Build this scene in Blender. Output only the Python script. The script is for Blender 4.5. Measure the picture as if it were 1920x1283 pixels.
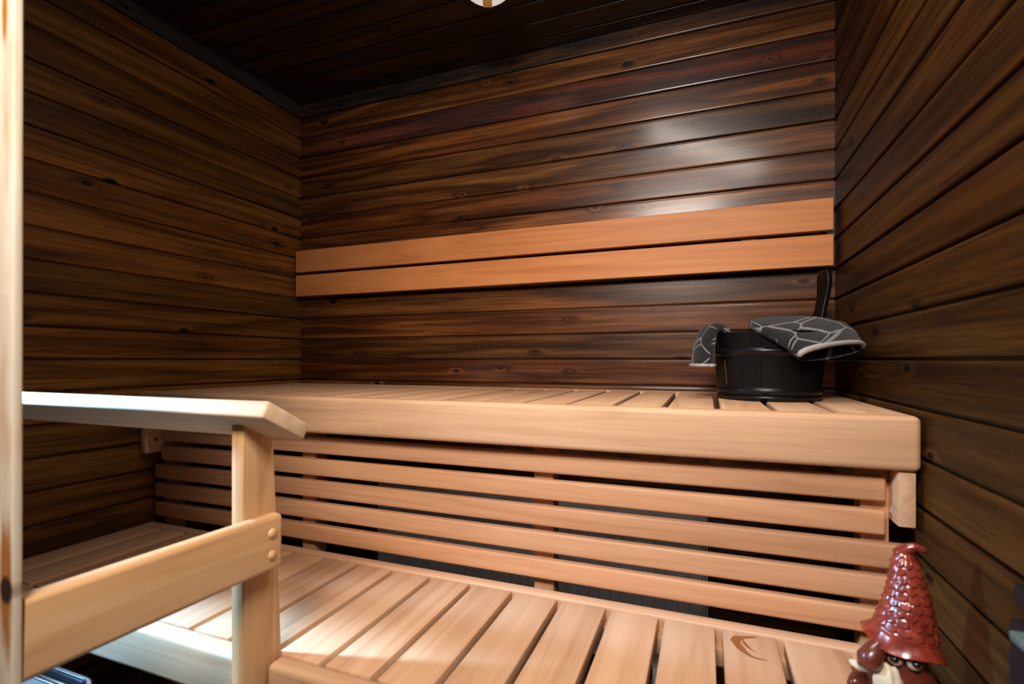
import bpy, bmesh, math, random
from mathutils import Matrix, Vector, noise as mnoise

random.seed(7)
S = bpy.context.scene
COL = S.collection
for o in list(bpy.data.objects):
    bpy.data.objects.remove(o)

# ------------------------------------------------------------------ camera
W = 1.942                                    # width of the sauna
CAM = Vector((1.6033, -1.6603, 1.0218))
cd = bpy.data.cameras.new('camera')
cd.sensor_width = 36.0
cd.lens = 942.35 / 1920 * 36
cd.shift_y = 33.16 / 1920
cd.clip_start = 0.02
cd.dof.use_dof = True
cd.dof.focus_distance = 1.55
cd.dof.aperture_fstop = 4.0
cam = bpy.data.objects.new('camera', cd)
COL.objects.link(cam)
cam.location = CAM
cam.rotation_euler = (math.radians(90), 0, math.radians(21.196))
S.camera = cam

# ------------------------------------------------------------------ world, lights, exposure
wd = bpy.data.worlds.new('world')
S.world = wd
wd.use_nodes = True
bg = wd.node_tree.nodes['Background']
bg.inputs[0].default_value = (0.80, 0.90, 1.0, 1)
bg.inputs[1].default_value = 0.04


def area(name, loc, target, sx, sy, power, col, spread=180):
    ld = bpy.data.lights.new(name, 'AREA')
    ld.shape = 'RECTANGLE'
    ld.size = sx
    ld.size_y = sy
    ld.energy = power
    ld.color = col
    ld.spread = math.radians(spread)
    lo = bpy.data.objects.new(name, ld)
    COL.objects.link(lo)
    lo.location = loc
    lo.rotation_euler = (Vector(target) - Vector(loc)).to_track_quat('-Z', 'Y').to_euler()
    return lo


# added area lamp standing in for flash bounced off the ceiling; no fixture there
area('ceiling_bounce', (1.455, -0.80, 2.06), (1.02, -0.66, 0.9), 0.15, 0.85, 12.0, (1.0, 0.88, 0.78), 180)
# bright room behind the doorway where the photographer stands
area('doorway_light', (1.42, -2.05, 1.92), (1.20, -0.35, 0.70), 0.50, 0.30, 18.0, (1.0, 0.90, 0.80), 120)
# cool daylight that enters from the opening on the left, beyond the stove
area('daylight', (-0.38, -1.385, 1.48), (0.66, -1.13, 0.58), 0.10, 0.26, 18.5, (0.34, 0.63, 1.0), 66)

S.view_settings.view_transform = 'Standard'
S.view_settings.look = 'None'
S.view_settings.gamma = 1.0
S.view_settings.use_curve_mapping = False
S.view_settings.exposure = 0.0


# ------------------------------------------------------------------ materials
class NT:
    def __init__(self, name):
        self.m = bpy.data.materials.new(name)
        self.m.use_nodes = True
        self.t = self.m.node_tree
        self.b = self.t.nodes['Principled BSDF']

    def n(self, kind, **kw):
        nd = self.t.nodes.new(kind)
        for k, v in kw.items():
            setattr(nd, k, v)
        return nd

    def l(self, a, b):
        self.t.links.new(a, b)

    def math(self, op, a, b=None, c=None, clamp=False):
        nd = self.n('ShaderNodeMath', operation=op)
        nd.use_clamp = clamp
        for i, v in enumerate((a, b, c)):
            if v is None:
                continue
            if isinstance(v, (int, float)):
                nd.inputs[i].default_value = v
            else:
                self.l(v, nd.inputs[i])
        return nd.outputs[0]

    def vmath(self, op, a, b):
        nd = self.n('ShaderNodeVectorMath', operation=op)
        for i, v in enumerate((a, b)):
            if isinstance(v, tuple):
                nd.inputs[i].default_value = v
            else:
                self.l(v, nd.inputs[i])
        return nd.outputs[0]

    def ramp(self, f, stops):
        nd = self.n('ShaderNodeValToRGB')
        e = nd.color_ramp.elements
        while len(e) < len(stops):
            e.new(0.5)
        for el, (p, c) in zip(e, stops):
            el.position = p
            el.color = (*c, 1) if len(c) == 3 else c
        self.l(f, nd.inputs[0])
        return nd.outputs[0]

    def mix(self, f, a, b, mode='MIX'):
        nd = self.n('ShaderNodeMix', data_type='RGBA', blend_type=mode)
        for i, v in ((0, f), (6, a), (7, b)):
            if isinstance(v, (int, float)):
                nd.inputs[i].default_value = v
            elif isinstance(v, tuple):
                nd.inputs[i].default_value = (*v, 1)
            else:
                self.l(v, nd.inputs[i])
        return nd.outputs[2]

    def noise(self, vec, scale, detail=3, rough=0.55):
        nd = self.n('ShaderNodeTexNoise')
        nd.inputs['Scale'].default_value = scale
        nd.inputs['Detail'].default_value = detail
        nd.inputs['Roughness'].default_value = rough
        self.l(vec, nd.inputs['Vector'])
        return nd.outputs[0]

    def bump(self, h, strength, dist):
        nd = self.n('ShaderNodeBump')
        nd.inputs['Strength'].default_value = strength
        nd.inputs['Distance'].default_value = dist
        self.l(h, nd.inputs['Height'])
        self.l(nd.outputs[0], self.b.inputs['Normal'])


def wood(name, lo, mid, hi, knot, rough=0.4, coat=0.0, rings=9.0, ring_amt=0.5, fibre=0.3,
         vary=0.25, hue=0.3, tint=(1, 1, 1), knot_scale=4.5, knot_size=0.03, soot=0.0, spec=0.5, bumpd=0.0006,
         coat_rough=0.19, knot_gate=0.5, pores=0.62):
    """Sawn wood; the grain runs along the local X of every board."""
    g = NT(name)
    tc = g.n('ShaderNodeTexCoord').outputs['Object']
    oi = g.n('ShaderNodeObjectInfo').outputs['Random']
    off = g.n('ShaderNodeCombineXYZ')
    g.l(g.math('MULTIPLY', oi, 53.0), off.inputs[0])
    g.l(g.math('MULTIPLY', oi, 17.3), off.inputs[1])
    g.l(g.math('MULTIPLY', oi, 31.7), off.inputs[2])
    v = g.vmath('ADD', tc, off.outputs[0])
    # knots: sparse lens shaped spots stretched along the grain
    wob = g.noise(v, 9.0, 2)
    sx_ = g.n('ShaderNodeSeparateXYZ')
    g.l(v, sx_.inputs[0])
    kc = g.n('ShaderNodeCombineXYZ')
    g.l(g.math('MULTIPLY', sx_.outputs[0], knot_scale), kc.inputs[0])
    g.l(g.math('MULTIPLY', sx_.outputs[2], knot_scale * 2.3), kc.inputs[1])
    kv = kc.outputs[0]
    vo = g.n('ShaderNodeTexVoronoi', feature='F1', voronoi_dimensions='2D')
    vo.inputs['Scale'].default_value = 1.0
    g.l(kv, vo.inputs['Vector'])
    kd = g.math('ADD', vo.outputs['Distance'], g.math('MULTIPLY', g.math('SUBTRACT', wob, 0.5), 0.10))
    kr = g.n('ShaderNodeSeparateColor')
    g.l(vo.outputs['Color'], kr.inputs[0])
    gate = g.math('GREATER_THAN', kr.outputs[0], knot_gate)
    ksz = g.math('MULTIPLY', g.math('ADD', 0.5, kr.outputs[1]), knot_size * 2.2)
    kmask = g.math('MULTIPLY', g.math('SUBTRACT', 1.0, g.math('DIVIDE', kd, ksz), clamp=True), gate)
    khalo = g.math('MULTIPLY', g.math('SUBTRACT', 1.0, g.math('DIVIDE', vo.outputs['Distance'], 0.22), clamp=True), gate)
    # growth rings: contour lines of a noise stretched along the board
    rv = g.vmath('MULTIPLY', v, (0.8, 12.0, 12.0))
    big = g.noise(rv, 1.0, 2, 0.4)
    big = g.math('ADD', big, g.math('MULTIPLY', g.math('POWER', khalo, 2.0), 0.22))
    rg = g.math('PINGPONG', g.math('MULTIPLY', big, rings), 0.5)
    rg = g.math('MULTIPLY', rg, 2.0)
    fv = g.vmath('MULTIPLY', v, (5.0, 190.0, 190.0))
    fb = g.noise(fv, 1.0, 4, 0.65)
    sv = g.vmath('MULTIPLY', v, (1.5, 46.0, 46.0))
    st = g.noise(sv, 1.0, 3, 0.6)
    f = g.math('ADD', g.math('MULTIPLY', rg, ring_amt), g.math('MULTIPLY', fb, fibre))
    f = g.math('ADD', f, g.math('MULTIPLY', st, 1.0 - ring_amt - fibre + 0.25))
    f = g.math('SUBTRACT', f, 0.10)
    col = g.ramp(f, [(0.18, lo), (0.5, mid), (0.82, hi)])
    # each board its own tone
    val = g.math('ADD', 1.0 - vary / 2, g.math('MULTIPLY', g.math('FRACT', g.math('MULTIPLY', oi, 7.31)), vary))
    vc = g.n('ShaderNodeCombineColor')
    for i in range(3):
        g.l(val, vc.inputs[i])
    col = g.mix(1.0, col, vc.outputs[0], 'MULTIPLY')
    tn = g.math('MULTIPLY', g.math('FRACT', g.math('MULTIPLY', oi, 3.17)), hue)
    col = g.mix(tn, col, g.mix(1.0, col, tint, 'MULTIPLY'))
    # broad patches
    pv = g.vmath('MULTIPLY', v, (2.2, 6.0, 6.0))
    pt = g.noise(pv, 1.0, 3, 0.6)
    col = g.mix(g.math('MULTIPLY', g.math('SUBTRACT', pt, 0.5, clamp=True), 1.2), col, lo)
    col = g.mix(g.math('MULTIPLY', kmask, 1.6, clamp=True), col, knot)
    if soot:
        sn = g.noise(g.vmath('MULTIPLY', v, (1.6, 18.0, 18.0)), 1.0, 4, 0.65)
        sm = g.ramp(sn, [(0.40, (0, 0, 0)), (0.58, (1, 1, 1))])
        col = g.mix(g.math('MULTIPLY', sm, soot), col, (0.012, 0.011, 0.012))
    # fine dark pore lines and thin latewood lines
    po = g.noise(g.vmath('MULTIPLY', v, (9.0, 300.0, 300.0)), 1.0, 2, 0.6)
    pm = g.ramp(po, [(0.30, (1, 1, 1)), (0.47, (0, 0, 0))])
    lw = g.ramp(rg, [(0.02, (1, 1, 1)), (0.22, (0, 0, 0))])
    pn = g.noise(g.vmath('MULTIPLY', v, (3.6, 125.0, 125.0)), 1.0, 3, 0.6)
    pm = g.math('MAXIMUM', pm, g.ramp(pn, [(0.33, (1, 1, 1)), (0.46, (0, 0, 0))]))
    pm = g.math('MAXIMUM', pm, g.math('MULTIPLY', lw, 0.75))
    col = g.mix(g.math('MULTIPLY', pm, pores), col, g.mix(1.0, col, (0.30, 0.25, 0.22), 'MULTIPLY'))
    g.l(col, g.b.inputs['Base Color'])
    rr = g.math('ADD', rough - 0.06, g.math('MULTIPLY', fb, 0.14))
    g.l(rr, g.b.inputs['Roughness'])
    g.b.inputs['Specular IOR Level'].default_value = spec
    g.b.inputs['Coat Weight'].default_value = coat
    g.b.inputs['Coat Roughness'].default_value = coat_rough
    if bumpd:
        g.bump(g.math('ADD', fb, g.math('MULTIPLY', rg, 0.4)), 0.35, bumpd)
    return g.m


def plain(name, col, rough=0.5, metal=0.0, spec=0.5, coat=0.0, bump=None):
    g = NT(name)
    g.b.inputs['Base Color'].default_value = (*col, 1)
    g.b.inputs['Roughness'].default_value = rough
    g.b.inputs['Metallic'].default_value = metal
    g.b.inputs['Specular IOR Level'].default_value = spec
    g.b.inputs['Coat Weight'].default_value = coat
    tc = g.n('ShaderNodeTexCoord').outputs['Object']
    nz = g.noise(tc, bump[0] if bump else 40.0, 4)
    c2 = g.mix(nz, tuple(c * 0.82 for c in col), tuple(min(1, c * 1.15) for c in col))
    g.l(c2, g.b.inputs['Base Color'])
    if bump:
        g.bump(nz, bump[1], bump[2])
    return g.m


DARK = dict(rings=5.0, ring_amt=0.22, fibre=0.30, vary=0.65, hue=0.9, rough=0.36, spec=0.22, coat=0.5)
M_BACK = wood('stained_wall_wood', (0.015, 0.0045, 0.0013), (0.068, 0.0235, 0.0060), (0.245, 0.097, 0.026),
              (0.006, 0.004, 0.004), tint=(1.12, 0.82, 0.70), knot_scale=4.2, knot_size=0.030, **DARK)
M_SIDE = wood('brown_stained_side_wood', (0.030, 0.0125, 0.0028), (0.120, 0.052, 0.0110), (0.250, 0.115, 0.025),
              (0.008, 0.005, 0.003), tint=(1.0, 0.80, 0.7), knot_scale=3.2, knot_size=0.03,
              **{**DARK, 'coat': 0.0, 'rough': 0.5, 'spec': 0.10})
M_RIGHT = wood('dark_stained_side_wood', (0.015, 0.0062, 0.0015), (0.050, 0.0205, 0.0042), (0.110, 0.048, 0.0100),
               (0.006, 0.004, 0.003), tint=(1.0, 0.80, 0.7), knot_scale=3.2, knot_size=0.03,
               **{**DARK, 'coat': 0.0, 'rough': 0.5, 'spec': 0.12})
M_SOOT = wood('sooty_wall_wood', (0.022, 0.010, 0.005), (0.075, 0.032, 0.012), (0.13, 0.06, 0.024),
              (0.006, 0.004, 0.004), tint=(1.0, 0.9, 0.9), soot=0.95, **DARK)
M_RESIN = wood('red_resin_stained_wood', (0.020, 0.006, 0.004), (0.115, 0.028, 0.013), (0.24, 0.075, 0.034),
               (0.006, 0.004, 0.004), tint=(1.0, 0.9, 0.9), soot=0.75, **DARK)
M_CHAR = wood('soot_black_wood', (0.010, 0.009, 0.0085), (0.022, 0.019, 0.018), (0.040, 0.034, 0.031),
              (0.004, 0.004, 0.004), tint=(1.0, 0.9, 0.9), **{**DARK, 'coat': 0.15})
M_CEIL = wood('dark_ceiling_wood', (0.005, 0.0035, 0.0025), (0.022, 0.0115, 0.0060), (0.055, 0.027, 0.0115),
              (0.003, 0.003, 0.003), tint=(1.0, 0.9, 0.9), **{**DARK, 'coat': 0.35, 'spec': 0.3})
ALD = dict(ring_amt=0.22, fibre=0.22, rings=6.0, vary=0.16, hue=0.55, rough=0.5, spec=0.35, knot_scale=1.1,
           knot_size=0.0060, bumpd=0.0003, pores=0.11, knot_gate=0.55)
M_BENCH = wood('alder_bench_wood', (0.46, 0.255, 0.140), (0.58, 0.345, 0.203), (0.65, 0.415, 0.260),
               (0.10, 0.035, 0.012), tint=(1.0, 0.93, 0.85), **ALD)
M_SLAT = wood('alder_slat_wood', (0.45, 0.220, 0.110), (0.57, 0.295, 0.155), (0.64, 0.355, 0.20),
              (0.14, 0.05, 0.018), tint=(1.0, 0.90, 0.80), **ALD)
M_REST = wood('amber_backrest_wood', (0.41, 0.140, 0.042), (0.53, 0.196, 0.062), (0.61, 0.255, 0.088),
              (0.10, 0.03, 0.01), tint=(1.0, 0.92, 0.8), **{**ALD, 'knot_scale': 1.6})
M_PINE = wood('pale_pine_wood', (0.50, 0.27, 0.12), (0.62, 0.37, 0.18), (0.70, 0.46, 0.25),
              (0.20, 0.08, 0.02), tint=(1.0, 0.92, 0.8), **{**ALD, 'rings': 8.0})
M_JAMB = wood('weathered_pale_pine', (0.52, 0.39, 0.26), (0.64, 0.53, 0.40), (0.71, 0.63, 0.51),
              (0.05, 0.018, 0.006), tint=(1, 1, 1), **{**ALD, 'knot_scale': 1.3, 'knot_size': 0.05})
def jamb_knots(m):
    """two knots of the casing board, with resin coloured grain running away from them"""
    g = NT.__new__(NT)
    g.m, g.t = m, m.node_tree
    g.b = g.t.nodes['Principled BSDF']
    tc = g.n('ShaderNodeTexCoord').outputs['Object']
    src = g.b.inputs['Base Color'].links[0].from_socket
    nz = g.noise(g.vmath('MULTIPLY', tc, (12, 120, 120)), 1.0, 3)
    col = src
    patch = g.noise(g.vmath('MULTIPLY', tc, (7, 40, 40)), 1.0, 3)
    col = g.mix(g.math('MULTIPLY', g.math('SUBTRACT', patch, 0.48, clamp=True), 3.0, clamp=True), col, (0.46, 0.22, 0.09))
    for cx, cz, sc in ((-0.251, -0.0445, 1.0), (0.340, -0.0400, 0.55)):
        d = g.vmath('SUBTRACT', tc, (cx, 0.0, cz))
        halo = g.vmath('MULTIPLY', d, (12.5 / sc, 0.0, 90.0 / sc))
        ln = g.n('ShaderNodeVectorMath', operation='LENGTH')
        g.l(halo, ln.inputs[0])
        f = g.math('SUBTRACT', 1.0, g.math('ADD', ln.outputs['Value'], g.math('MULTIPLY', g.math('SUBTRACT', nz, 0.5), 1.3)),
                   clamp=True)
        col = g.mix(g.math('MULTIPLY', f, 2.2, clamp=True), col, (0.34, 0.125, 0.025))
        if sc == 1.0:
            core = g.vmath('MULTIPLY', d, (75.0, 0.0, 100.0))
            l2 = g.n('ShaderNodeVectorMath', operation='LENGTH')
            g.l(core, l2.inputs[0])
            f2 = g.math('SUBTRACT', 1.25, l2.outputs['Value'], clamp=True)
            col = g.mix(g.math('MULTIPLY', f2, 2.5, clamp=True), col, (0.030, 0.014, 0.010))
    g.l(col, g.b.inputs['Base Color'])


jamb_knots(M_JAMB)
M_PALE = wood('fresh_pale_wood', (0.48, 0.31, 0.185), (0.60, 0.42, 0.27), (0.68, 0.51, 0.36),
              (0.20, 0.08, 0.02), tint=(1.0, 0.92, 0.8), **ALD)
M_BLACKLINE = plain('wall_backing_black', (0.010, 0.007, 0.005), 0.9)


# ------------------------------------------------------------------ mesh helpers
def link(name, me, mat=None, parent=None, M=None, ploc=None):
    o = bpy.data.objects.new(name, me)
    COL.objects.link(o)
    if mat is not None and len(me.materials) == 0:
        me.materials.append(mat)
    if parent is not None:
        o.parent = parent
        pl = Vector((0, 0, 0))
        p = parent
        while p is not None:
            pl = pl + p.matrix_basis.translation
            p = p.parent
        if M is None:
            M = Matrix()
        o.matrix_basis = Matrix.Translation(-pl) @ M
    elif M is not None:
        o.matrix_basis = M
    return o


def empty(name, loc, label, cat, group=None, kind=None):
    o = bpy.data.objects.new(name, None)
    COL.objects.link(o)
    o.empty_display_size = 0.05
    o.location = loc
    tag(o, label, cat, group, kind)
    return o


def tag(o, label=None, cat=None, group=None, kind=None):
    if label:
        o['label'] = label
    if cat:
        o['category'] = cat
    if group:
        o['group'] = group
    if kind:
        o['kind'] = kind
    return o


def fin(bm, name, smooth=False, angle=None):
    bmesh.ops.recalc_face_normals(bm, faces=bm.faces)
    me = bpy.data.meshes.new(name)
    bm.to_mesh(me)
    bm.free()
    if smooth:
        for p in me.polygons:
            p.use_smooth = True
        if angle:
            me.set_sharp_from_angle(angle=math.radians(angle))
    return me


def board_bm(L, T, H, bev=0.003, seg=2):
    """box along X (length L), thickness T in Y, width H in Z, centred; bevelled edges"""
    bm = bmesh.new()
    bmesh.ops.create_cube(bm, size=1.0)
    bmesh.ops.scale(bm, vec=(L, T, H), verts=bm.verts)
    if bev:
        bmesh.ops.bevel(bm, geom=list(bm.edges), offset=bev, segments=seg, profile=0.5, affect='EDGES')
    return bm


_cache = {}


def board(L, T, H, bev=0.003, seg=2):
    k = (round(L, 5), round(T, 5), round(H, 5), bev, seg)
    if k not in _cache:
        _cache[k] = fin(board_bm(L, T, H, bev, seg), 'board', True, 40)
    return _cache[k]


def axes(x, y, z, loc):
    m = Matrix((x, y, z)).transposed().to_4x4()
    m.translation = Vector(loc)
    return m


AX_X = ((1, 0, 0), (0, 1, 0), (0, 0, 1))       # length along world X, upright face
AX_YFLAT = ((0, 1, 0), (0, 0, 1), (1, 0, 0))   # length along world Y, lying flat
AX_Z = ((0, 0, 1), (0, 1, 0), (-1, 0, 0))      # upright, face to Y
AX_ZX = ((0, 0, 1), (1, 0, 0), (0, 1, 0))      # upright, face to X
AX_XFLAT = ((1, 0, 0), (0, 0, -1), (0, 1, 0))  # length along X, lying flat
AX_YUP = ((0, 1, 0), (-1, 0, 0), (0, 0, 1))    # length along Y, standing on edge


def bx(name, x0, x1, y0, y1, z0, z1, ax, mat, parent, bev=0.003, seg=2):
    """a board given by its world box; ax says which way the grain runs"""
    d = Vector((x1 - x0, y1 - y0, z1 - z0))
    dims = []
    for a in ax:
        v = Vector(a)
        dims.append(abs(v.x) * d.x + abs(v.y) * d.y + abs(v.z) * d.z)
    me = board(dims[0], dims[1], dims[2], bev, seg)
    if len(me.materials) and me.materials[0] != mat:
        me = me.copy()
        me.materials.clear()
    return link(name, me, mat, parent, axes(*ax, ((x0 + x1) / 2, (y0 + y1) / 2, (z0 + z1) / 2)))


def tube_bm(bm, pts, r, n=8, cap=True):
    pts = [Vector(p) for p in pts]
    rings = []
    up = None
    for i, p in enumerate(pts):
        d = (pts[min(i + 1, len(pts) - 1)] - pts[max(i - 1, 0)]).normalized()
        if up is None:
            up = d.orthogonal().normalized()
        up = (up - d * up.dot(d)).normalized()
        s = d.cross(up)
        rr = r[i] if isinstance(r, (list, tuple)) else r
        rings.append([bm.verts.new(p + (up * math.cos(a) + s * math.sin(a)) * rr)
                      for a in [2 * math.pi * k / n for k in range(n)]])
    for a, b in zip(rings, rings[1:]):
        for k in range(n):
            bm.faces.new((a[k], a[(k + 1) % n], b[(k + 1) % n], b[k]))
    if cap:
        bm.faces.new(rings[0])
        bm.faces.new(rings[-1][::-1])
    return bm


def lathe(profile, n=32, closed=True):
    """profile: list of (r, z)"""
    bm = bmesh.new()
    rings = []
    for r, z in profile:
        if r < 1e-6:
            rings.append([bm.verts.new((0, 0, z))])
        else:
            rings.append([bm.verts.new((r * math.cos(2 * math.pi * k / n), r * math.sin(2 * math.pi * k / n), z))
                          for k in range(n)])
    for a, b in zip(rings, rings[1:]):
        for k in range(n):
            k2 = (k + 1) % n
            if len(a) == 1 and len(b) == 1:
                continue
            if len(a) == 1:
                bm.faces.new((a[0], b[k2], b[k]))
            elif len(b) == 1:
                bm.faces.new((a[k], a[k2], b[0]))
            else:
                bm.faces.new((a[k], a[k2], b[k2], b[k]))
    return bm


# ------------------------------------------------------------------ room shell
P = 0.085
Z0 = 2.0407
CEIL = 2.10
YF = -1.362


def panel_profile(h, w=0.0):
    """cross-section of a tongued wall board: (depth, height), face at depth 0"""
    return [(-0.016, -h / 2), (-0.010, -h / 2), (-0.010, -h / 2 + 0.0045), (-0.0020, -h / 2 + 0.0060),
            (-0.0005, -h / 2 + 0.0078), (0.0, -h / 2 + 0.0100), (0.0, h / 2 - 0.0042), (-0.0006, h / 2 - 0.0022),
            (-0.0022, h / 2 - 0.0008), (-0.010, h / 2), (-0.016, h / 2)]


def ceiling_profile(h):
    return [(-0.016, -h / 2), (-0.010, -h / 2), (-0.010, -h / 2 + 0.0045), (-0.0050, -h / 2 + 0.0050),
            (0.0, -h / 2 + 0.0072), (0.0, h / 2 - 0.0030), (-0.0030, h / 2 - 0.0005), (-0.010, h / 2), (-0.016, h / 2)]


def panel_mesh(L, h, name, profile=panel_profile):
    bm = bmesh.new()
    pr = profile(h)
    a = [bm.verts.new((-L / 2, -d, z)) for d, z in pr]
    b = [bm.verts.new((L / 2, -d, z)) for d, z in pr]
    n = len(pr)
    for i in range(n):
        j = (i + 1) % n
        bm.faces.new((a[i], a[j], b[j], b[i]))
    bm.faces.new(a)
    bm.faces.new(b[::-1])
    return fin(bm, name)


def shell(name, x0, x1, y0, y1, z0, z1, mat):
    bm = bmesh.new()
    bmesh.ops.create_cube(bm, size=1.0)
    bmesh.ops.scale(bm, vec=(x1 - x0, y1 - y0, z1 - z0), verts=bm.verts)
    me = fin(bm, name)
    o = link(name, me, mat, None, Matrix.Translation(((x0 + x1) / 2, (y0 + y1) / 2, (z0 + z1) / 2)))
    o['kind'] = 'structure'
    return o


def clad(parent, L, ax, pos, mats, ks):
    """rows of horizontal boards; pos(z) gives the world centre of a row"""
    full = {}
    for k in ks:
        zt = Z0 - k * P
        if k == -1:
            h = CEIL - Z0
            zc = Z0 + h / 2
        else:
            h = P
            zc = zt - P / 2
        if zc - h / 2 < 0:
            h = zt
            zc = zt / 2
        mat = mats(k)
        key = (round(h, 4), mat.name)
        if key not in full:
            full[key] = panel_mesh(L, h, 'wall_board')
        jit = random.uniform(-0.0004, 0.0004)
        p = Vector(pos(zc)) + Vector(ax[1]) * jit
        link('plank', full[key], mat, parent, axes(*ax, p))


wb = shell('wall_back', -0.03, W + 0.03, 0.016, 0.036, 0, CEIL, M_BLACKLINE)
wl = shell('wall_left', -0.036, -0.016, -1.21, 0.016, 0, CEIL, M_BLACKLINE)
wr = shell('wall_right', W + 0.016, W + 0.036, YF - 0.25, 0.016, 0, CEIL, M_BLACKLINE)
tag(wb, 'back wall of dark stained horizontal boards', None)
# local Y points into the wall (away from the room)
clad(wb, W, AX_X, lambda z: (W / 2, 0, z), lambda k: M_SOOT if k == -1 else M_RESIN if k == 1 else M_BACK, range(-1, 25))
LL = 1.21
clad(wl, LL, ((0, 1, 0), (-1, 0, 0), (0, 0, 1)), lambda z: (0, -LL / 2, z),
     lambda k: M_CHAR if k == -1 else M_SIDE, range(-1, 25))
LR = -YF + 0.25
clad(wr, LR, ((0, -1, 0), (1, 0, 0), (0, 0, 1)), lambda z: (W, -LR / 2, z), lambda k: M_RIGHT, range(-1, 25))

# ceiling: boards across the width
ce = shell('ceiling', -0.03, W + 0.03, YF - 0.02, 0.03, CEIL + 0.016, CEIL + 0.04, M_BLACKLINE)
CP = 0.0875
cme = {}
y = 0.0
i = 0
edges = [0.0, -0.053]
while edges[-1] > YF:
    edges.append(edges[-1] - CP)
for a, b in zip(edges, edges[1:]):
    h = a - b
    if round(h, 4) not in cme:
        cme[round(h, 4)] = panel_mesh(W, h, 'ceiling_board', ceiling_profile)
    # local Y -> up, local Z -> world +Y ... length along X
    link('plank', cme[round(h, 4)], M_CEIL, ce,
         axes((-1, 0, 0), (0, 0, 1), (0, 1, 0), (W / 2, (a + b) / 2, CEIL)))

# floor of grey tiles
g = NT('grey_floor_tile')
tcf = g.n('ShaderNodeTexCoord').outputs['Object']
br = g.n('ShaderNodeTexBrick')
br.offset = 0.0
br.inputs['Color1'].default_value = (0.16, 0.16, 0.155, 1)
br.inputs['Color2'].default_value = (0.19, 0.185, 0.18, 1)
br.inputs['Mortar'].default_value = (0.07, 0.07, 0.07, 1)
br.inputs['Scale'].default_value = 1.0
br.inputs['Brick Width'].default_value = 0.15
br.inputs['Row Height'].default_value = 0.15
br.inputs['Mortar Size'].default_value = 0.003
g.l(tcf, br.inputs['Vector'])
g.l(br.outputs['Color'], g.b.inputs['Base Color'])
g.b.inputs['Roughness'].default_value = 0.45
shell('floor', -0.036, W + 0.036, YF - 1.2, 0.036, -0.03, 0.0, g.m)

# front wall beside the doorway (unseen behind the casing, its width shaped for the light)
wf = shell('wall_front', 0.30, 0.895, YF + 0.001, YF + 0.013, 0, CEIL, M_SIDE)

# pale pine casing at the edge of the doorway
cas = link('trim_1', fin(board_bm(2.08, 0.009, 0.110, 0.0025, 3), 'door_casing', True, 40), M_JAMB, None,
           axes((0.0032, 0, 1), (0, 1, 0), (-1, 0, 0.0032), (0.9000, YF - 0.0055, 1.04)))
tag(cas, 'pale weathered pine casing board with knots at left edge', None, None, 'structure')

# ------------------------------------------------------------------ benches
GX = 1.6235
GP = 0.1019
GW = 0.0125
gaps = [GX + k * GP for k in range(-15, 3)]
xs = [0.003] + gaps + [W - 0.006]


def seat(parent, y0f, y1, ztop, th, mat, name='plank'):
    for i in range(len(xs) - 1):
        a = xs[i] + (GW / 2 if i else 0)
        b = xs[i + 1] - (GW / 2 if i < len(xs) - 2 else 0)
        y0 = y0f((a + b) / 2)
        dz = random.uniform(-0.0006, 0.0003)
        bx(name, a, b, y0, y1, ztop - th + dz, ztop + dz, AX_YFLAT, mat, parent, 0.0028, 2)


# upper bench
ZB = 0.926
ub = empty('upper_bench', (W / 2, -0.33, 0.83),
           'high alder sauna bench with slatted seat and wide rounded front board, against the back wall', 'bench')
seat(ub, lambda x: -0.617 + 0.013 * x / W, -0.088, ZB - 0.001, 0.026, M_BENCH)
fa = link('front_board', fin(board_bm(W - 0.010, 0.040, 0.093, 0.011, 5), 'front_board', True, 60), M_BENCH, ub,
          Matrix.Translation((W / 2 - 0.001, -0.629, 0.8805)) @ Matrix.Rotation(math.atan(0.016 / W), 4, 'Z'))
bx('back_rail', 0.003, W - 0.006, -0.086, -0.022, ZB - 0.075, ZB - 0.001, AX_X, M_BENCH, ub, 0.003)
for x0, x1, yf in ((0.0015, 0.0270, -0.648), (1.9055, 1.9310, -0.630)):
    le = bx('side_bearer', x0, x1, yf, -0.02, 0.738, 0.8325, AX_YUP, M_BENCH, ub, 0.003)
# bolts on the left bearer
M_STEEL = plain('dull_steel', (0.22, 0.23, 0.25), 0.35, 1.0)
for zz in (0.818, 0.776):
    bm = lathe([(0, 0.006), (0.004, 0.0055), (0.006, 0.003), (0.0062, 0.0)], 12)
    link('bolt', fin(bm, 'bolt', True), M_STEEL, ub,
         Matrix.Translation((0.027, -0.618, zz)) @ Matrix.Rotation(math.radians(90), 4, 'Y'))

# slatted skirt below the upper bench
sk = empty('bench_skirt', (W / 2, -0.59, 0.0),
           'slatted alder screen of five long slats between the lower and the upper bench', 'slat screen')
for a, b, x0, x1 in ((0.7720, 0.8155, 0.031, 1.896), (0.7130, 0.7570, 0.031, 1.896), (0.6550, 0.6990, 0.003, 1.930),
                     (0.5970, 0.6410, 0.003, 1.930), (0.5380, 0.5815, 0.003, 1.930)):
    bx('slat', x0, x1, -0.606, -0.584, a, b, AX_X, M_SLAT, sk, 0.0055, 3)
for x0, x1 in ((0.014, 0.052), (0.569, 0.614), (1.239, 1.285), (1.862, 1.906)):
    bx('upright', x0, x1, -0.5835, -0.540, 0.0, 0.828, AX_Z, M_SLAT, sk, 0.003)

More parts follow.
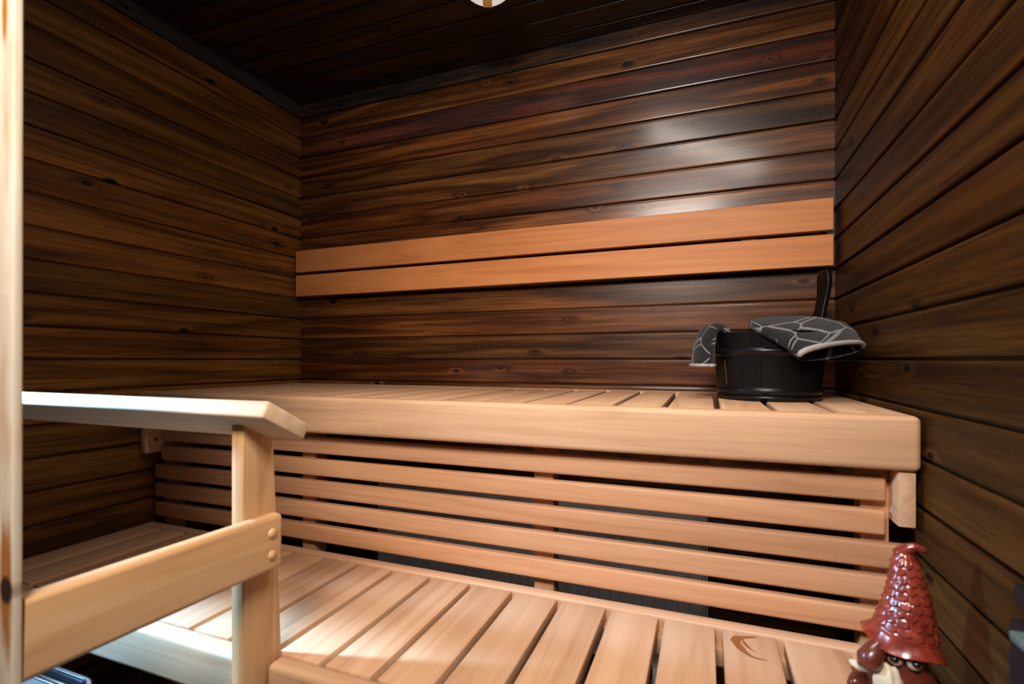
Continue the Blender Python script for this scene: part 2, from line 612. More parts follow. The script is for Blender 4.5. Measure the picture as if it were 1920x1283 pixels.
# lower bench
ZL = 0.522
lb = empty('lower_bench', (W / 2, -0.83, 0.0),
           'low alder sauna bench with slatted seat, in front of the slat screen', 'bench')
seat(lb, lambda x: -1.003, -0.6455, ZL - 0.001, 0.028, M_BENCH)
bx('back_rail', 0.003, W - 0.006, -0.6435, -0.612, 0.445, ZL, AX_X, M_BENCH, lb, 0.004, 3)
bx('cleat', 0.003, W - 0.006, -0.668, -0.6437, 0.462, 0.4925, AX_X, M_BENCH, lb, 0.002)
bx('front_rail', 0.003, 0.898, -1.042, -1.004, 0.442, ZL, AX_X, M_PALE, lb, 0.009, 4)
bx('front_rail', 0.929, W - 0.006, -1.038, -1.004, 0.442, ZL, AX_X, M_BENCH, lb, 0.010, 4)
for x in (0.35, 1.25):
    bx('leg', x, x + 0.045, -0.70, -0.672, 0.0, 0.493, AX_Z, M_BENCH, lb, 0.003)
bx('leg', 1.84, 1.885, -1.0, -0.955, 0.0, 0.493, AX_Z, M_BENCH, lb, 0.003)
# burnt ring on a seat board
g = NT('scorched_wood')
g.b.inputs['Base Color'].default_value = (0.27, 0.085, 0.018, 1)
g.b.inputs['Roughness'].default_value = 0.6
SC = g.m

# backrest
rest = empty('backrest', (W / 2, -0.02, 1.37), 'two long amber boards fixed along the back wall as a backrest',
             'backrest')
for z0, z1 in ((1.3800, 1.4700), (1.2815, 1.3690)):
    bx('board', 0.021, 1.929, -0.050, -0.029, z0, z1, AX_X, M_REST, rest, 0.0015, 1)
for x in (0.25, 0.95, 1.70):
    bx('mount', x, x + 0.04, -0.0287, -0.0002, 1.29, 1.465, AX_Z, M_BACK, rest, 0.001, 1)

# ------------------------------------------------------------------ stove guard: post, tilted top board, side rail
gu = empty('stove_guard', (0.914, -1.04, 0.0),
           'pale pine guard with post, tilted top board and side rail, at left end of benches', 'railing')
bm = bmesh.new()
prof = [(-1.0785, 0.0), (-1.003, 0.0), (-1.003, 0.52), (-1.0205, 0.899), (-1.0785, 0.930)]
va = [bm.verts.new((0.9005, yy, zz)) for yy, zz in prof]
vb = [bm.verts.new((0.9270, yy, zz)) for yy, zz in prof]
for i in range(5):
    j = (i + 1) % 5
    bm.faces.new((va[i], va[j], vb[j], vb[i]))
bm.faces.new(va)
bm.faces.new(vb[::-1])
bmesh.ops.recalc_face_normals(bm, faces=bm.faces)
bmesh.ops.bevel(bm, geom=list(bm.edges), offset=0.0022, segments=2, profile=0.5, affect='EDGES')
# turn into a frame whose local X is upright
R = axes(*AX_Z, (0.9137, -1.04, 0.45))
bmesh.ops.transform(bm, matrix=R.inverted(), verts=bm.verts)
link('post', fin(bm, 'post', True, 40), M_PINE, gu, R)
# tilted board
t = math.radians(29)
fy, fz = -1.0985, 0.9615                  # front upper edge
ax_w = Vector((0, math.cos(t), -math.sin(t)))   # across the board, towards the bench
ax_n = Vector((0, math.sin(t), math.cos(t)))    # its upper side
TB, WB = 0.0275, 0.094
xc0, xc1 = 0.03, 1.001
c = Vector(((xc0 + xc1) / 2, fy, fz)) + ax_w * (WB / 2) - ax_n * (TB / 2)
tb = link('top_board', fin(board_bm(xc1 - xc0, TB, WB, 0.004, 3), 'top_board', True, 40), M_PALE, gu,
          axes((1, 0, 0), -ax_n, ax_w, c))
# side rail with two wooden plugs
sl = math.atan((0.7765 - 0.7700) / 0.33)
rbm = bmesh.new()
bmesh.ops.create_cube(rbm, size=1.0)
bmesh.ops.scale(rbm, vec=(0.337, 0.0255, 0.0880), verts=rbm.verts)
bmesh.ops.bevel(rbm, geom=[e for e in rbm.edges if abs(e.verts[0].co.x - e.verts[1].co.x) > 0.1
                           or (e.verts[0].co.x > 0 and e.verts[1].co.x > 0)],
                offset=0.0085, segments=5, profile=0.5, affect='EDGES')
rl = link('side_rail', fin(rbm, 'side_rail', True, 40), M_PINE, gu,
          axes((0, math.cos(sl), -math.sin(sl)), (-1, 0, 0), (0, math.sin(sl), math.cos(sl)), (0.9400, -1.1925, 0.7295)))
for zz in (0.743, 0.708):
    bm = lathe([(0, 0.0042), (0.004, 0.0038), (0.0068, 0.0022), (0.0080, 0.0)], 20)
    link('plug', fin(bm, 'plug', True), M_PINE, rl,
         Matrix.Translation((0.9528, -1.0475, zz)) @ Matrix.Rotation(math.radians(90), 4, 'Y'))
for o in list(rl.children):
    wm = Matrix.Translation((0.9527, -1.0475, 0.743 if o.name == 'plug' else 0.708)) @ Matrix.Rotation(math.radians(90), 4, 'Y')
    o.matrix_basis = (Matrix.Translation(gu.location) @ rl.matrix_basis).inverted() @ wm

# ------------------------------------------------------------------ radiator behind the slats
M_RAD = plain('grey_radiator_paint', (0.78, 0.78, 0.78), 0.5)
ra = empty('panel_radiator', (1.03, -0.08, 0.1),
           'grey ribbed panel radiator standing in the dark behind the slat screen', 'radiator')
bm = bmesh.new()
x = 0.470
prof = []
pit = 0.0333
while x < 1.600:
    prof += [(x, -0.100), (x + 0.020, -0.100), (x + 0.0245, -0.091), (x + 0.029, -0.091)]
    x += pit
va = [bm.verts.new((px, py, 0.10)) for px, py in prof]
vb = [bm.verts.new((px, py, 0.552)) for px, py in prof]
for i in range(len(prof) - 1):
    bm.faces.new((va[i], va[i + 1], vb[i + 1], vb[i]))
link('ribbed_panel', fin(bm, 'ribbed_panel'), M_RAD, ra)
bx('top_cover', 0.466, 1.604, -0.103, -0.052, 0.5525, 0.566, AX_X, M_RAD, ra, 0.002)
for x in (0.464, 1.6005):
    bx('end_cover', x, x + 0.006, -0.103, -0.052, 0.10, 0.552, AX_ZX, M_RAD, ra, 0.001, 1)
bx('back_panel', 0.471, 1.600, -0.070, -0.064, 0.10, 0.552, AX_X, M_RAD, ra, 0.001, 1)
for x in (0.60, 1.45):
    bx('foot', x, x + 0.04, -0.095, -0.055, 0.0, 0.0995, AX_Z, M_RAD, ra, 0.002)

# ------------------------------------------------------------------ sauna stove at lower left
M_CHROME = plain('polished_steel', (0.62, 0.66, 0.72), 0.14, 1.0)
M_STOVE = plain('grey_stove_sheet', (0.16, 0.155, 0.15), 0.5, 0.3)
M_STONE = plain('dark_stove_stone', (0.06, 0.058, 0.055), 0.85, bump=(60.0, 0.5, 0.004))
hx0, hx1, hy0, hy1, hz = 0.16, 0.562, -1.33, -1.063, 0.425
st = empty('sauna_stove', ((hx0 + hx1) / 2, (hy0 + hy1) / 2, 0.0),
           'steel sauna stove with rounded polished rim, low behind the side rail', 'stove')


def rrect(x0, x1, y0, y1, r, z, n=6):
    pts = []
    for cx, cy, a0 in ((x1 - r, y1 - r, 0), (x0 + r, y1 - r, 90), (x0 + r, y0 + r, 180), (x1 - r, y0 + r, 270)):
        for k in range(n + 1):
            a = math.radians(a0 + 90 * k / n)
            pts.append((cx + r * math.cos(a), cy + r * math.sin(a), z))
    return pts


bm = bmesh.new()
lo = [bm.verts.new(p) for p in rrect(hx0 + 0.006, hx1 - 0.006, hy0 + 0.006, hy1 - 0.006, 0.04, 0.06)]
hi = [bm.verts.new(p) for p in rrect(hx0 + 0.006, hx1 - 0.006, hy0 + 0.006, hy1 - 0.006, 0.04, hz - 0.012)]
li = [bm.verts.new(p) for p in rrect(hx0 + 0.012, hx1 - 0.012, hy0 + 0.012, hy1 - 0.012, 0.036, hz - 0.012)]
lj = [bm.verts.new(p) for p in rrect(hx0 + 0.012, hx1 - 0.012, hy0 + 0.012, hy1 - 0.012, 0.036, hz - 0.14)]
n = len(lo)
for A, B in ((lo, hi), (hi, li), (li, lj)):
    for k in range(n):
        bm.faces.new((A[k], A[(k + 1) % n], B[(k + 1) % n], B[k]))
bm.faces.new(lo[::-1])
bm.faces.new(lj)
link('body', fin(bm, 'body', True, 40), M_STOVE, st)
bm = bmesh.new()
pts = rrect(hx0, hx1, hy0, hy1, 0.046, 0.0, 8)
inner = rrect(hx0 + 0.013, hx1 - 0.013, hy0 + 0.013, hy1 - 0.013, 0.034, 0.0, 8)
rg = []
for (x_, y_, _), (xi, yi, _) in zip(pts, inner):
    rg.append([bm.verts.new(p) for p in ((x_, y_, hz - 0.022), (x_, y_, hz - 0.003), (x_ * .8 + xi * .2, y_ * .8 + yi * .2, hz),
                                         (x_ * .2 + xi * .8, y_ * .2 + yi * .8, hz), (xi, yi, hz - 0.003), (xi, yi, hz - 0.022))])
for k in range(len(rg)):
    a, b = rg[k], rg[(k + 1) % len(rg)]
    for j in range(5):
        bm.faces.new((a[j], a[j + 1], b[j + 1], b[j]))
link('rim', fin(bm, 'rim', True, 50), M_CHROME, st)
# inner control housing with polished flange
bx('housing', 0.30, 0.520, -1.30, -1.102, 0.292, 0.4215, AX_X, M_STOVE, st, 0.004)
bx('flange', 0.30, 0.523, -1.1015, -1.090, 0.404, 0.4225, AX_X, M_CHROME, st, 0.003)
for k in range(7):
    px, py = 0.20 + (k % 2) * 0.05, -1.29 + 0.028 * k
    bm = bmesh.new()
    bmesh.ops.create_icosphere(bm, subdivisions=2, radius=0.026)
    for v in bm.verts:
        v.co *= 1 + 0.35 * (mnoise.noise(v.co * 40 + Vector((k * 7, 0, 0))))
    link('stone', fin(bm, 'stone', False), M_STONE, st, Matrix.Translation((px, py, 0.315)))
for cx in (hx0 + 0.05, hx1 - 0.05):
    for cy in (hy0 + 0.05, hy1 - 0.05):
        bx('foot', cx - 0.012, cx + 0.012, cy - 0.012, cy + 0.012, 0.0, 0.0598, AX_Z, M_STOVE, st, 0.002)

# ------------------------------------------------------------------ black wooden pail
g = NT('black_stained_pail')
tcp = g.n('ShaderNodeTexCoord').outputs['Object']
nz = g.noise(g.vmath('MULTIPLY', tcp, (90, 90, 6)), 1.0, 4)
colp = g.mix(nz, (0.0015, 0.0015, 0.002), (0.005, 0.005, 0.0055))
g.l(colp, g.b.inputs['Base Color'])
g.b.inputs['Roughness'].default_value = 0.38
g.b.inputs['Specular IOR Level'].default_value = 0.22
g.bump(nz, 0.3, 0.001)
M_PAIL = g.m
M_HOOP = plain('black_rubbed_hoop', (0.005, 0.005, 0.006), 0.30, 0.0, 0.3)
M_WORN = plain('worn_orange_wood', (0.20, 0.075, 0.022), 0.6)
BC = Vector((1.744, -0.262, ZB))
RB, RT, HB = 0.112, 0.131, 0.162
pl = empty('wooden_pail', BC, 'black wooden sauna pail with hoops and one tall handle stave, on upper bench', 'pail')


def rad(z):
    return RB + (RT - RB) * z / HB


def stave_bm(a0, a1, ztop, th=0.011, seg=3):
    bm = bmesh.new()
    cols = []
    for s in range(seg + 1):
        a = a0 + (a1 - a0) * s / seg
        cc = []
        for z in (0.0, HB * 0.5, ztop):
            r = rad(z)
            cc.append((bm.verts.new((r * math.cos(a), r * math.sin(a), z)),
                       bm.verts.new(((r - th) * math.cos(a), (r - th) * math.sin(a), z))))
        cols.append(cc)
    for s in range(seg):
        for k in range(2):
            bm.faces.new((cols[s][k][0], cols[s + 1][k][0], cols[s + 1][k + 1][0], cols[s][k + 1][0]))
            bm.faces.new((cols[s][k][1], cols[s][k + 1][1], cols[s + 1][k + 1][1], cols[s + 1][k][1]))
        bm.faces.new((cols[s][2][0], cols[s + 1][2][0], cols[s + 1][2][1], cols[s][2][1]))
        bm.faces.new((cols[s][0][0], cols[s][0][1], cols[s + 1][0][1], cols[s + 1][0][0]))
    for s in (0, seg):
        for k in range(2):
            bm.faces.new((cols[s][k][0], cols[s][k][1], cols[s][k + 1][1], cols[s][k + 1][0]))
    return bm


NS = 18
HA = math.radians(28)
for k in range(NS):
    a = HA + 2 * math.pi * k / NS
    hw = math.pi / NS - 0.0035
    if k == 0:
        continue
    link('stave', fin(stave_bm(a - hw, a + hw, HB + random.uniform(-0.001, 0.001)), 'stave', True, 35), M_PAIL, pl,
         Matrix.Translation(BC))
bm = lathe([(0, 0.008), (RB - 0.011, 0.008), (RB - 0.010, 0.018), (0, 0.018)], 32)
link('bottom', fin(bm, 'bottom'), M_PAIL, pl, Matrix.Translation(BC))
for z, hh in ((0.114, 0.018), (0.021, 0.018), (0.007, 0.010)):
    pr = []
    for q in range(9):
        u = q / 8
        zz = z + (u - 0.5) * hh
        pr.append((rad(zz) + 0.0004 + 0.0042 * math.sin(math.pi * u) ** 0.7, zz))
    link('hoop', fin(lathe(pr, 48), 'hoop', True), M_HOOP, pl, Matrix.Translation(BC))
# tall handle stave with a waisted outline
bm = bmesh.new()
pr = [(0.0, 0.020, 0), (0.10, 0.024, 0), (0.16, 0.025, 0.002), (0.185, 0.0240, 0.006), (0.200, 0.0190, 0.009),
      (0.225, 0.0160, 0.013), (0.255, 0.0170, 0.016), (0.285, 0.0205, 0.018), (0.308, 0.0200, 0.018), (0.322, 0.0140, 0.018)]
fr, bk = [], []
rdir = Vector((math.cos(HA), math.sin(HA), 0))
tdir = Vector((-math.sin(HA), math.cos(HA), 0))
for z, hw, lean_ in pr:
    r = min(rad(z), 0.143) + lean_
    c = rdir * r + Vector((0, 0, z))
    fr.append([bm.verts.new(c + tdir * (hw * s)) for s in (-1, -0.4, 0.4, 1)])
    bk.append([bm.verts.new(c - rdir * 0.013 + tdir * (hw * s)) for s in (-1, -0.4, 0.4, 1)])
for k in range(len(pr) - 1):
    for j in range(3):
        bm.faces.new((fr[k][j], fr[k][j + 1], fr[k + 1][j + 1], fr[k + 1][j]))
        bm.faces.new((bk[k][j], bk[k + 1][j], bk[k + 1][j + 1], bk[k][j + 1]))
    bm.faces.new((fr[k][0], fr[k + 1][0], bk[k + 1][0], bk[k][0]))
    bm.faces.new((fr[k][3], bk[k][3], bk[k + 1][3], fr[k + 1][3]))
for A, B in ((fr[0], bk[0]), (fr[-1], bk[-1])):
    for j in range(3):
        bm.faces.new((A[j], A[j + 1], B[j + 1], B[j]))
bmesh.ops.recalc_face_normals(bm, faces=bm.faces)
bmesh.ops.bevel(bm, geom=[e for e in bm.edges if len(e.link_faces) == 2 and e.calc_face_angle(0) > 0.9], offset=0.003,
                segments=2, profile=0.5, affect='EDGES')
link('handle', fin(bm, 'handle', True, 50), M_PAIL, pl, Matrix.Translation(BC))
# worn edges where orange wood shows through the stain
for a, z0, z1, w in ((math.radians(215.5), 0.036, 0.096, 0.0016), (math.radians(205.5), 0.126, 0.160, 0.0022)):
    bm = bmesh.new()
    pv = []
    for q in range(6):
        z = z0 + (z1 - z0) * q / 5
        r = rad(z) + 0.0006
        ww = w * (0.5 + 0.7 * abs(mnoise.noise(Vector((q * 1.7, a, 0)))))
        c = Vector((r * math.cos(a), r * math.sin(a), z))
        td = Vector((-math.sin(a), math.cos(a), 0))
        pv.append((bm.verts.new(c - td * ww), bm.verts.new(c + td * ww)))
    for q in range(5):
        bm.faces.new((pv[q][0], pv[q][1], pv[q + 1][1], pv[q + 1][0]))
    link('worn_edge', fin(bm, 'worn_edge'), M_WORN, pl, Matrix.Translation(BC))

# ------------------------------------------------------------------ towel over the pail
g = NT('grey_towel_cloth')
uv = g.n('ShaderNodeTexCoord').outputs['UV']
ob = g.n('ShaderNodeTexCoord').outputs['Object']
vo = g.n('ShaderNodeTexVoronoi', feature='DISTANCE_TO_EDGE')
vo.inputs['Scale'].default_value = 2.3
g.l(uv, vo.inputs['Vector'])
fine = g.noise(g.vmath('MULTIPLY', ob, (260, 260, 260)), 1.0, 3)
edge = g.math('ADD', vo.outputs['Distance'], g.math('MULTIPLY', g.math('SUBTRACT', fine, 0.5), 0.03))
line = g.math('LESS_THAN', edge, 0.024)
wv = g.n('ShaderNodeTexWave', wave_type='BANDS', bands_direction='DIAGONAL')
wv.inputs['Scale'].default_value = 130.0
wv.inputs['Distortion'].default_value = 3.0
g.l(ob, wv.inputs['Vector'])
base = g.mix(g.math('MULTIPLY', wv.outputs['Fac'], fine), (0.016, 0.015, 0.018), (0.085, 0.080, 0.092))
colt = g.mix(line, base, (0.42, 0.40, 0.42))
g.l(colt, g.b.inputs['Base Color'])
g.b.inputs['Roughness'].default_value = 0.95
g.b.inputs['Sheen Weight'].default_value = 0.2
g.bump(g.math('ADD', fine, wv.outputs['Fac']), 0.6, 0.0012)
M_TOWEL = g.m
M_HEM = plain('pale_grey_hem', (0.36, 0.35, 0.36), 0.95, bump=(300.0, 0.6, 0.001))

r_, u_, f_ = (Vector((math.cos(math.radians(21.196)), math.sin(math.radians(21.196)), 0)), Vector((0, 0, 1)),
              Vector((-math.sin(math.radians(21.196)), math.cos(math.radians(21.196)), 0)))


def at(px, py, Y):
    d = f_ + r_ * ((px - 960) / 942.35) - u_ * ((py - 674.66) / 942.35)
    k = (Y - CAM.y) / d.y
    return CAM + d * k


tw = empty('towel', BC + Vector((0, 0, HB)), 'charcoal towel with pale line pattern, folded over the rim of the pail',
           'towel')


def loft(sections, n=20):
    """flattened tube through (left, right, half thickness) sections"""
    bm = bmesh.new()
    ul = bm.loops.layers.uv.new('UVMap')
    # densify with a Catmull-Rom curve
    def cr(p0, p1, p2, p3, t):
        return 0.5 * ((2 * p1) + (p2 - p0) * t + (2 * p0 - 5 * p1 + 4 * p2 - p3) * t * t + (3 * p1 - p0 - 3 * p2 + p3) * t ** 3)
    S_ = []
    m = len(sections)
    for i in range(m - 1):
        q = [sections[max(0, min(m - 1, i + k))] for k in (-1, 0, 1, 2)]
        for s in range(5):
            t = s / 5
            S_.append(tuple(cr(q[0][c], q[1][c], q[2][c], q[3][c], t) for c in range(3)))
    S_.append(sections[-1])
    rings = []
    for i, (L, R, h) in enumerate(S_):
        mid = (L + R) / 2
        nx = S_[min(i + 1, len(S_) - 1)]
        pv = S_[max(i - 1, 0)]
        tang = ((nx[0] + nx[1]) - (pv[0] + pv[1])).normalized()
        wv_ = (R - L)
        nn = wv_.cross(tang).normalized()
        ring = []
        for k in range(n):
            a = 2 * math.pi * k / n
            x = -math.cos(a)
            y = math.sin(a)
            y = math.copysign(abs(y) ** 0.7, y)
            wob = 0.0025 * mnoise.noise(Vector((i * 0.55, k * 0.5, 3.1)))
            ring.append(bm.verts.new(mid + wv_ * (x / 2) + nn * (h * y + wob)))
        rings.append(ring)
    for i in range(len(rings) - 1):
        for k in range(n):
            k2 = (k + 1) % n
            f = bm.faces.new((rings[i][k], rings[i][k2], rings[i + 1][k2], rings[i + 1][k]))
            for lp, (ii, kk) in zip(f.loops, ((i, k), (i, k + 1), (i + 1, k + 1), (i + 1, k))):
                lp[ul].uv = (kk / n * 2.0, ii / len(rings) * 1.6)
    return bm, rings


def hem_bm(bm, rings, w=3):
    """split off the last few rings as the hem"""
    return rings


secR = [(at(1404, 612, -0.350), at(1412, 603, -0.175), 0.012),
        (at(1424, 620, -0.402), at(1470, 602, -0.150), 0.020),
        (at(1457, 636, -0.415), at(1548, 605, -0.165), 0.024),
        (at(1485, 657, -0.425), at(1592, 617, -0.235), 0.023),
        (at(1497, 668, -0.430), at(1619, 651, -0.315), 0.021)]
bm, rings = loft(secR)
bmesh.ops.solidify(bm, geom=list(bm.faces), thickness=0.003)
mR = fin(bm, 'folded_end', True)
link('folded_end', mR, M_TOWEL, tw, Matrix.Identity(4))
dL = Vector((-0.93, -0.36, 0))
tL = Vector((0.36, -0.93, 0)) * 0.043
secL = [tuple([BC + dL * d + Vector((0, 0, z)) + tL * q for q in (1, -1)]) + (h,)
        for d, z, h in ((0.100, 0.135, 0.008), (0.122, 0.172, 0.011), (0.145, 0.168, 0.015), (0.157, 0.132, 0.020),
                        (0.163, 0.082, 0.024))]
bm, rings = loft(secL, 18)
bmesh.ops.solidify(bm, geom=list(bm.faces), thickness=0.003)
link('hanging_end', fin(bm, 'hanging_end', True), M_TOWEL, tw, Matrix.Identity(4))
secM = [(BC + Vector((-0.090, -0.050, 0.128)), BC + Vector((-0.080, 0.050, 0.128)), 0.010),
        (BC + Vector((-0.040, -0.060, 0.095)), BC + Vector((-0.030, 0.060, 0.095)), 0.014),
        (BC + Vector((0.010, -0.060, 0.120)), BC + Vector((0.015, 0.060, 0.120)), 0.014),
        (BC + Vector((0.040, -0.060, 0.150)), BC + Vector((0.050, 0.060, 0.150)), 0.010)]
bm, rings = loft(secM, 14)
link('middle_fold', fin(bm, 'middle_fold', True), M_TOWEL, tw, Matrix.Identity(4))


def edge_band(pts, r, name):
    bm = bmesh.new()
    tube_bm(bm, pts, r, 8)
    return link(name, fin(bm, name, True), M_HEM, tw, Matrix.Identity(4))


Lp, Rp, hh = secR[-1]
tg = ((secR[-1][0] + secR[-1][1]) - (secR[-2][0] + secR[-2][1])).normalized()
nn = (Rp - Lp).cross(tg).normalized()
if nn.z < 0:
    nn = -nn
top = []
for k in range(13):
    a = math.pi * k / 12
    x, y = -math.cos(a), math.sin(a) ** 0.7 if 0 < k < 12 else 0.0
    top.append((Lp + Rp) / 2 + (Rp - Lp) * (x / 2) + nn * (hh * y))
edge_band(top, [0.0050] + [0.0066] * 4 + [0.0054] * 5 + [0.0040] * 3, 'hem')
Lp, Rp, hh = secL[-1]
tg = Vector((0, 0, -1))
nn = (Rp - Lp).cross(tg).normalized()
loop = []
for k in range(19):
    a = 2 * math.pi * k / 18
    loop.append((Lp + Rp) / 2 + (Rp - Lp) * (-math.cos(a) / 2) + nn * (hh * math.copysign(abs(math.sin(a)) ** 0.7, math.sin(a))))
edge_band(loop, 0.0042, 'hem')

# ------------------------------------------------------------------ ceramic gnome on the lower bench
g = NT('red_ceramic_glaze')
tg_ = g.n('ShaderNodeTexCoord').outputs['Object']
nz = g.noise(tg_, 55.0, 4)
cg = g.ramp(nz, [(0.3, (0.12, 0.013, 0.009)), (0.55, (0.23, 0.030, 0.016)), (0.78, (0.36, 0.065, 0.024))])
g.l(cg, g.b.inputs['Base Color'])
g.b.inputs['Roughness'].default_value = 0.22
g.b.inputs['Coat Weight'].default_value = 0.6
g.b.inputs['Coat Roughness'].default_value = 0.06
g.bump(nz, 0.25, 0.001)
M_GLAZE = g.m
g = NT('dark_red_clay')
tg_ = g.n('ShaderNodeTexCoord').outputs['Object']
nz = g.noise(tg_, 40.0, 4)
g.l(g.ramp(nz, [(0.3, (0.075, 0.014, 0.009)), (0.75, (0.17, 0.035, 0.018))]), g.b.inputs['Base Color'])
g.b.inputs['Roughness'].default_value = 0.3
g.b.inputs['Coat Weight'].default_value = 0.3
M_CLAY = g.m
M_BEARD = plain('unglazed_cream_clay', (0.66, 0.56, 0.42), 0.8, bump=(90.0, 0.5, 0.002))
M_LID = plain('beige_clay', (0.42, 0.28, 0.17), 0.6)
M_PUPIL = plain('glossy_black_glaze', (0.01, 0.008, 0.008), 0.1)

GC = Vector((1.851, -0.825, ZL))
gn = empty('gnome_figurine', GC,
           'red glazed ceramic gnome in a tall scaly pointed hat, at right end of lower bench', 'figurine')
F = Vector((-0.72, -0.69, 0)).normalized()            # where the face looks
FS = Vector((0, 0, 1)).cross(F).normalized()
Rg = axes(F, FS, (0, 0, 1), GC)                       # local X = forward

# body
pr = [(0, 0.0), (0.041, 0.0), (0.043, 0.006), (0.044, 0.030), (0.041, 0.055), (0.036, 0.078), (0.030, 0.092), (0.027, 0.112),
      (0.0, 0.112)]
link('body', fin(lathe(pr, 40), 'body', True, 60), M_CLAY, gn, Rg)

# hat: cone with scales, wavy brim and a curled tip
bm = bmesh.new()
NA, NR = 132, 110
HT = 0.128
rings = []
for j in range(NR + 1):
    v = j / NR
    ring = []
    for i in range(NA):
        a = 2 * math.pi * i / NA
        # radius of the cone
        r = 0.0095 + 0.0300 * (1 - v)
        if v < 0.16:
            r += 0.0075 * ((0.16 - v) / 0.16) ** 1.6 * (1 + 0.25 * math.cos(2 * a + 0.8))
        if v > 0.93:
            r *= math.sqrt(max(0.02, 1 - ((v - 0.93) / 0.075) ** 2))
        # overlapping scales
        if 0.12 < v < 0.93:
            row = v * 12.0
            ri = math.floor(row)
            fz_ = row - ri
            nsc = max(8, int(16 * (1 - 0.5 * v)))
            col_ = a / (2 * math.pi) * nsc + (0.5 if ri % 2 else 0.0) + 0.25 * math.sin(ri * 2.3)
            fx = abs((col_ % 1.0) - 0.5) * 2
            lower = fz_ - 0.42 * (fx ** 2)
            bumpv = 0.0032 * (1 - 0.75 * fz_) if lower > 0.0 else 0.0004
            gro = max(0.0, fx - 0.80) / 0.20
            r += (bumpv - 0.0020 * gro * (0.4 + 0.6 * (1 - fz_))) * min(1, (0.93 - v) / 0.06, (v - 0.12) / 0.03)
        r += 0.0011 * mnoise.noise(Vector((math.cos(a) * 3, math.sin(a) * 3, v * 9)))
        z = v * HT
        if v < 0.16:
            z -= 0.004 * ((0.16 - v) / 0.16) * math.cos(3 * a + 0.5)
        ring.append(bm.verts.new((r * math.cos(a), r * math.sin(a), z)))
    rings.append(ring)
for j in range(NR):
    for i in range(NA):
        k = (i + 1) % NA
        bm.faces.new((rings[j][i], rings[j][k], rings[j + 1][k], rings[j + 1][i]))
bm.faces.new(rings[-1])
# underside of the brim
und = [bm.verts.new(Vector((v.co.x * 0.72, v.co.y * 0.72, v.co.z + 0.005))) for v in rings[0]]
for i in range(NA):
    k = (i + 1) % NA
    bm.faces.new((rings[0][k], rings[0][i], und[i], und[k]))
bm.faces.new(und[::-1])
# tilt about the viewing direction, dropping the camera-right side
vd = Vector((GC.x - CAM.x, GC.y - CAM.y, 0)).normalized()
tilt = Matrix.Rotation(math.radians(10), 4, vd)
hat_o = GC + Vector((0.002, 0, 0.113))
lean = Matrix.Rotation(math.radians(-10), 4, vd)
for v in bm.verts:
    h = max(0.0, min(1.0, v.co.z / HT))
    p0 = tilt @ v.co
    p1 = (lean @ tilt) @ v.co
    v.co = p0.lerp(p1, h)
hat = link('hat', fin(bm, 'hat', True), M_GLAZE, gn, Matrix.Translation(hat_o))
# curled tip
axis_top = (lean @ tilt) @ Vector((0, 0, HT * 0.95))
right = Vector((vd.y, -vd.x, 0))
bm = bmesh.new()
pts, rs = [], []
for k in range(12):
    s = k / 11
    pts.append(axis_top + Vector((0, 0, 1)) * (-0.003 + 0.0140 * math.sin(s * 2.3)) + right * (-0.003 + 0.030 * s ** 1.2))
    rs.append(0.0078 * (1 - s) ** 0.7 + 0.0020)
tube_bm(bm, pts, rs, 12)
link('hat_tip', fin(bm, 'hat_tip', True), M_GLAZE, gn, Matrix.Translation(hat_o))


def blob(name, c, sc, mat, seed=0, amp=0.0, sub=3, rot=None):
    bm = bmesh.new()
    bmesh.ops.create_icosphere(bm, subdivisions=sub, radius=1.0)
    for v in bm.verts:
        if amp:
            v.co *= 1 + amp * mnoise.noise(v.co * 2.2 + Vector((seed, 0, 0)))
    bmesh.ops.scale(bm, vec=sc, verts=bm.verts)
    M = Rg @ Matrix.Translation(c)
    if rot:
        M = M @ rot
    return link(name, fin(bm, name, True), mat, gn, M)


# long drooping nose
bm = bmesh.new()
tube_bm(bm, [(0.022, -0.006, 0.120), (0.032, -0.007, 0.113), (0.042, -0.008, 0.105), (0.050, -0.009, 0.096), (0.052, -0.009, 0.089),
             (0.050, -0.009, 0.084)],
        [0.008, 0.010, 0.0130, 0.0160, 0.0140, 0.006], 16)
link('nose', fin(bm, 'nose', True), M_CLAY, gn, Rg)
for ex, ey in ((0.0300, 0.0105), (0.0190, 0.0265)):
    dr = Vector((ex, ey, 0)).normalized()
    blob('eyelid', (ex, ey, 0.1010), (0.0080, 0.0085, 0.0072), M_LID)
    blob('pupil', Vector((ex, ey, 0.1035)) + dr * 0.0052, (0.0048, 0.0056, 0.0050), M_PUPIL)
blob('moustache', (0.050, -0.024, 0.079), (0.008, 0.013, 0.0050), M_BEARD, 1, 0.2)
for s_ in (-1, 1):
    blob('arm', (0.030, s_ * 0.034, 0.046), (0.024, 0.012, 0.014), M_CLAY, 3 + s_, 0.1)
blob('beard', (0.040, 0.008, 0.055), (0.014, 0.019, 0.038), M_BEARD, 5, 0.25, 4)

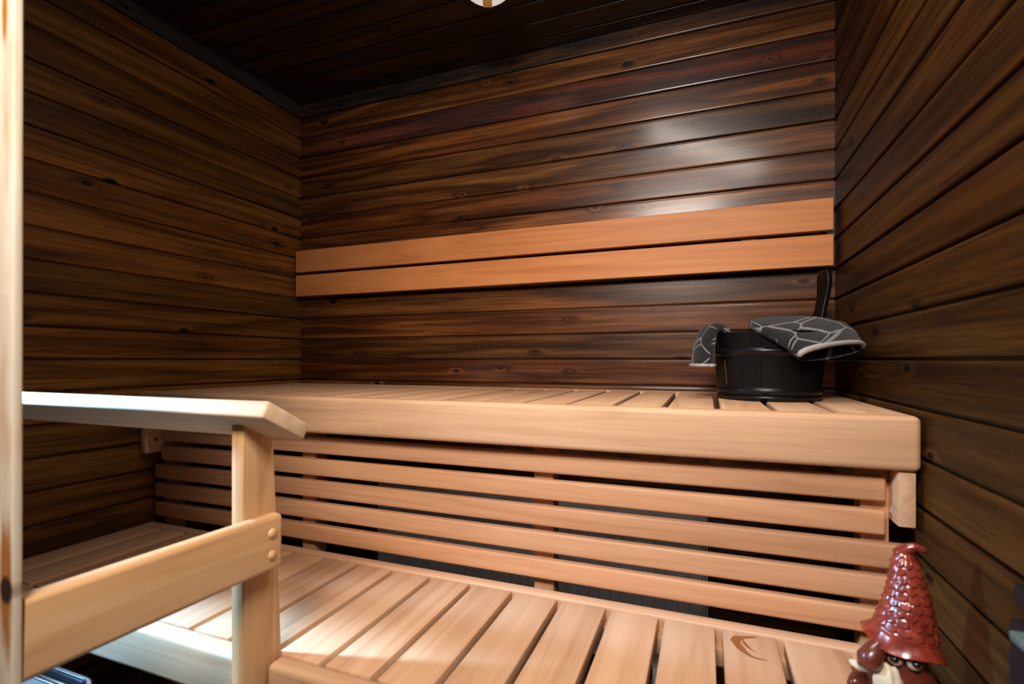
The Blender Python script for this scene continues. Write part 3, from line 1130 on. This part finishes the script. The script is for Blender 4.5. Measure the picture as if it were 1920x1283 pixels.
# ------------------------------------------------------------------ ceiling lamp
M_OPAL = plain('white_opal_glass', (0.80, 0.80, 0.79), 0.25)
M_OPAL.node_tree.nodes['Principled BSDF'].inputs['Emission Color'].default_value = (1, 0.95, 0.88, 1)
M_OPAL.node_tree.nodes['Principled BSDF'].inputs['Emission Strength'].default_value = 0.55  # lamp is off; faint glow added to imitate flash light on the glass
M_TAN = plain('tan_lamp_strap', (0.80, 0.52, 0.22), 0.4)
LC = Vector((1.035, -0.385, CEIL))
la = empty('ceiling_lamp', LC, 'round white opal ceiling lamp with a tan strap, on the dark ceiling', 'lamp')
M = Matrix.Translation(LC)
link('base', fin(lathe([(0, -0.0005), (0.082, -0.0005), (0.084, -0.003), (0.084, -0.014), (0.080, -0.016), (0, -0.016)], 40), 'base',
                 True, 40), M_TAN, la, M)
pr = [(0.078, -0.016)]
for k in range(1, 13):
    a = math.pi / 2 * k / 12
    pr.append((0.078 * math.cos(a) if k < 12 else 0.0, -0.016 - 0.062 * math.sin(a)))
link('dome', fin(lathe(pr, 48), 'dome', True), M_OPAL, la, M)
bm = bmesh.new()
A, B = [], []
for k in range(25):
    a = math.pi * k / 24
    xx, zz = math.cos(a) * 0.0805, -0.015 - 0.0645 * math.sin(a)
    # strap runs towards the camera
    for lst, s in ((A, -0.013), (B, 0.013)):
        lst.append(bm.verts.new((s * r_.x + xx * f_.x, s * r_.y + xx * f_.y, zz)))
for k in range(24):
    bm.faces.new((A[k], A[k + 1], B[k + 1], B[k]))
bmesh.ops.solidify(bm, geom=list(bm.faces), thickness=0.002)
link('strap', fin(bm, 'strap', True, 40), M_TAN, la, M)

# ------------------------------------------------------------------ small bracket with a greenish plate on the right wall
M_GREEN = plain('grey_green_glass_edge', (0.09, 0.15, 0.135), 0.35)
M_DARKM = plain('dark_bracket_paint', (0.009, 0.007, 0.009), 0.6, 0.0, 0.2)
sh = empty('wall_shelf', (W, -1.0, 0.72), 'small grey green shelf plate on a dark bracket, low on right wall', 'shelf')
bx('plate', 1.894, 1.9405, -1.19, -0.990, 0.733, 0.743, AX_YFLAT, M_GREEN, sh, 0.002)
bx('back_plate', 1.932, 1.9405, -1.12, -0.912, 0.744, 0.766, AX_YUP, M_DARKM, sh, 0.002)
bx('bracket', 1.920, 1.9405, -1.10, -0.930, 0.66, 0.7325, AX_YUP, M_DARKM, sh, 0.003)

# scorch mark: a crescent burnt into a seat board, a thin stain on the wood
bm = bmesh.new()
for stroke in (
    [(1.688, -0.656, .0004), (1.676, -0.660, .0030), (1.664, -0.666, .0042), (1.6535, -0.672, .0070), (1.6500, -0.682, .0088),
     (1.6525, -0.693, .0082), (1.6570, -0.703, .0062), (1.6640, -0.715, .0040), (1.6725, -0.7245, .0024), (1.684, -0.728, .0012),
     (1.697, -0.728, .0004)],
    [(1.6630, -0.676, .0010), (1.6650, -0.686, .0030), (1.6695, -0.696, .0028), (1.6745, -0.703, .0010), (1.682, -0.709, .0004)]):
    A, B = [], []
    m_ = len(stroke)
    for k in range(m_):
        p_ = Vector(stroke[k][:2])
        d_ = (Vector(stroke[min(k + 1, m_ - 1)][:2]) - Vector(stroke[max(k - 1, 0)][:2])).normalized()
        n_ = Vector((-d_.y, d_.x)) * stroke[k][2] * (1 + 0.5 * mnoise.noise(Vector((k * 1.3, m_, 0))))
        A.append(bm.verts.new((p_.x + n_.x, p_.y + n_.y, ZL - 0.0001)))
        B.append(bm.verts.new((p_.x - n_.x, p_.y - n_.y, ZL - 0.0001)))
    for k in range(m_ - 1):
        bm.faces.new((A[k], A[k + 1], B[k + 1], B[k]))
me = fin(bm, 'scorch_mark')
link('scorch_mark', me, SC, lb, Matrix.Identity(4))
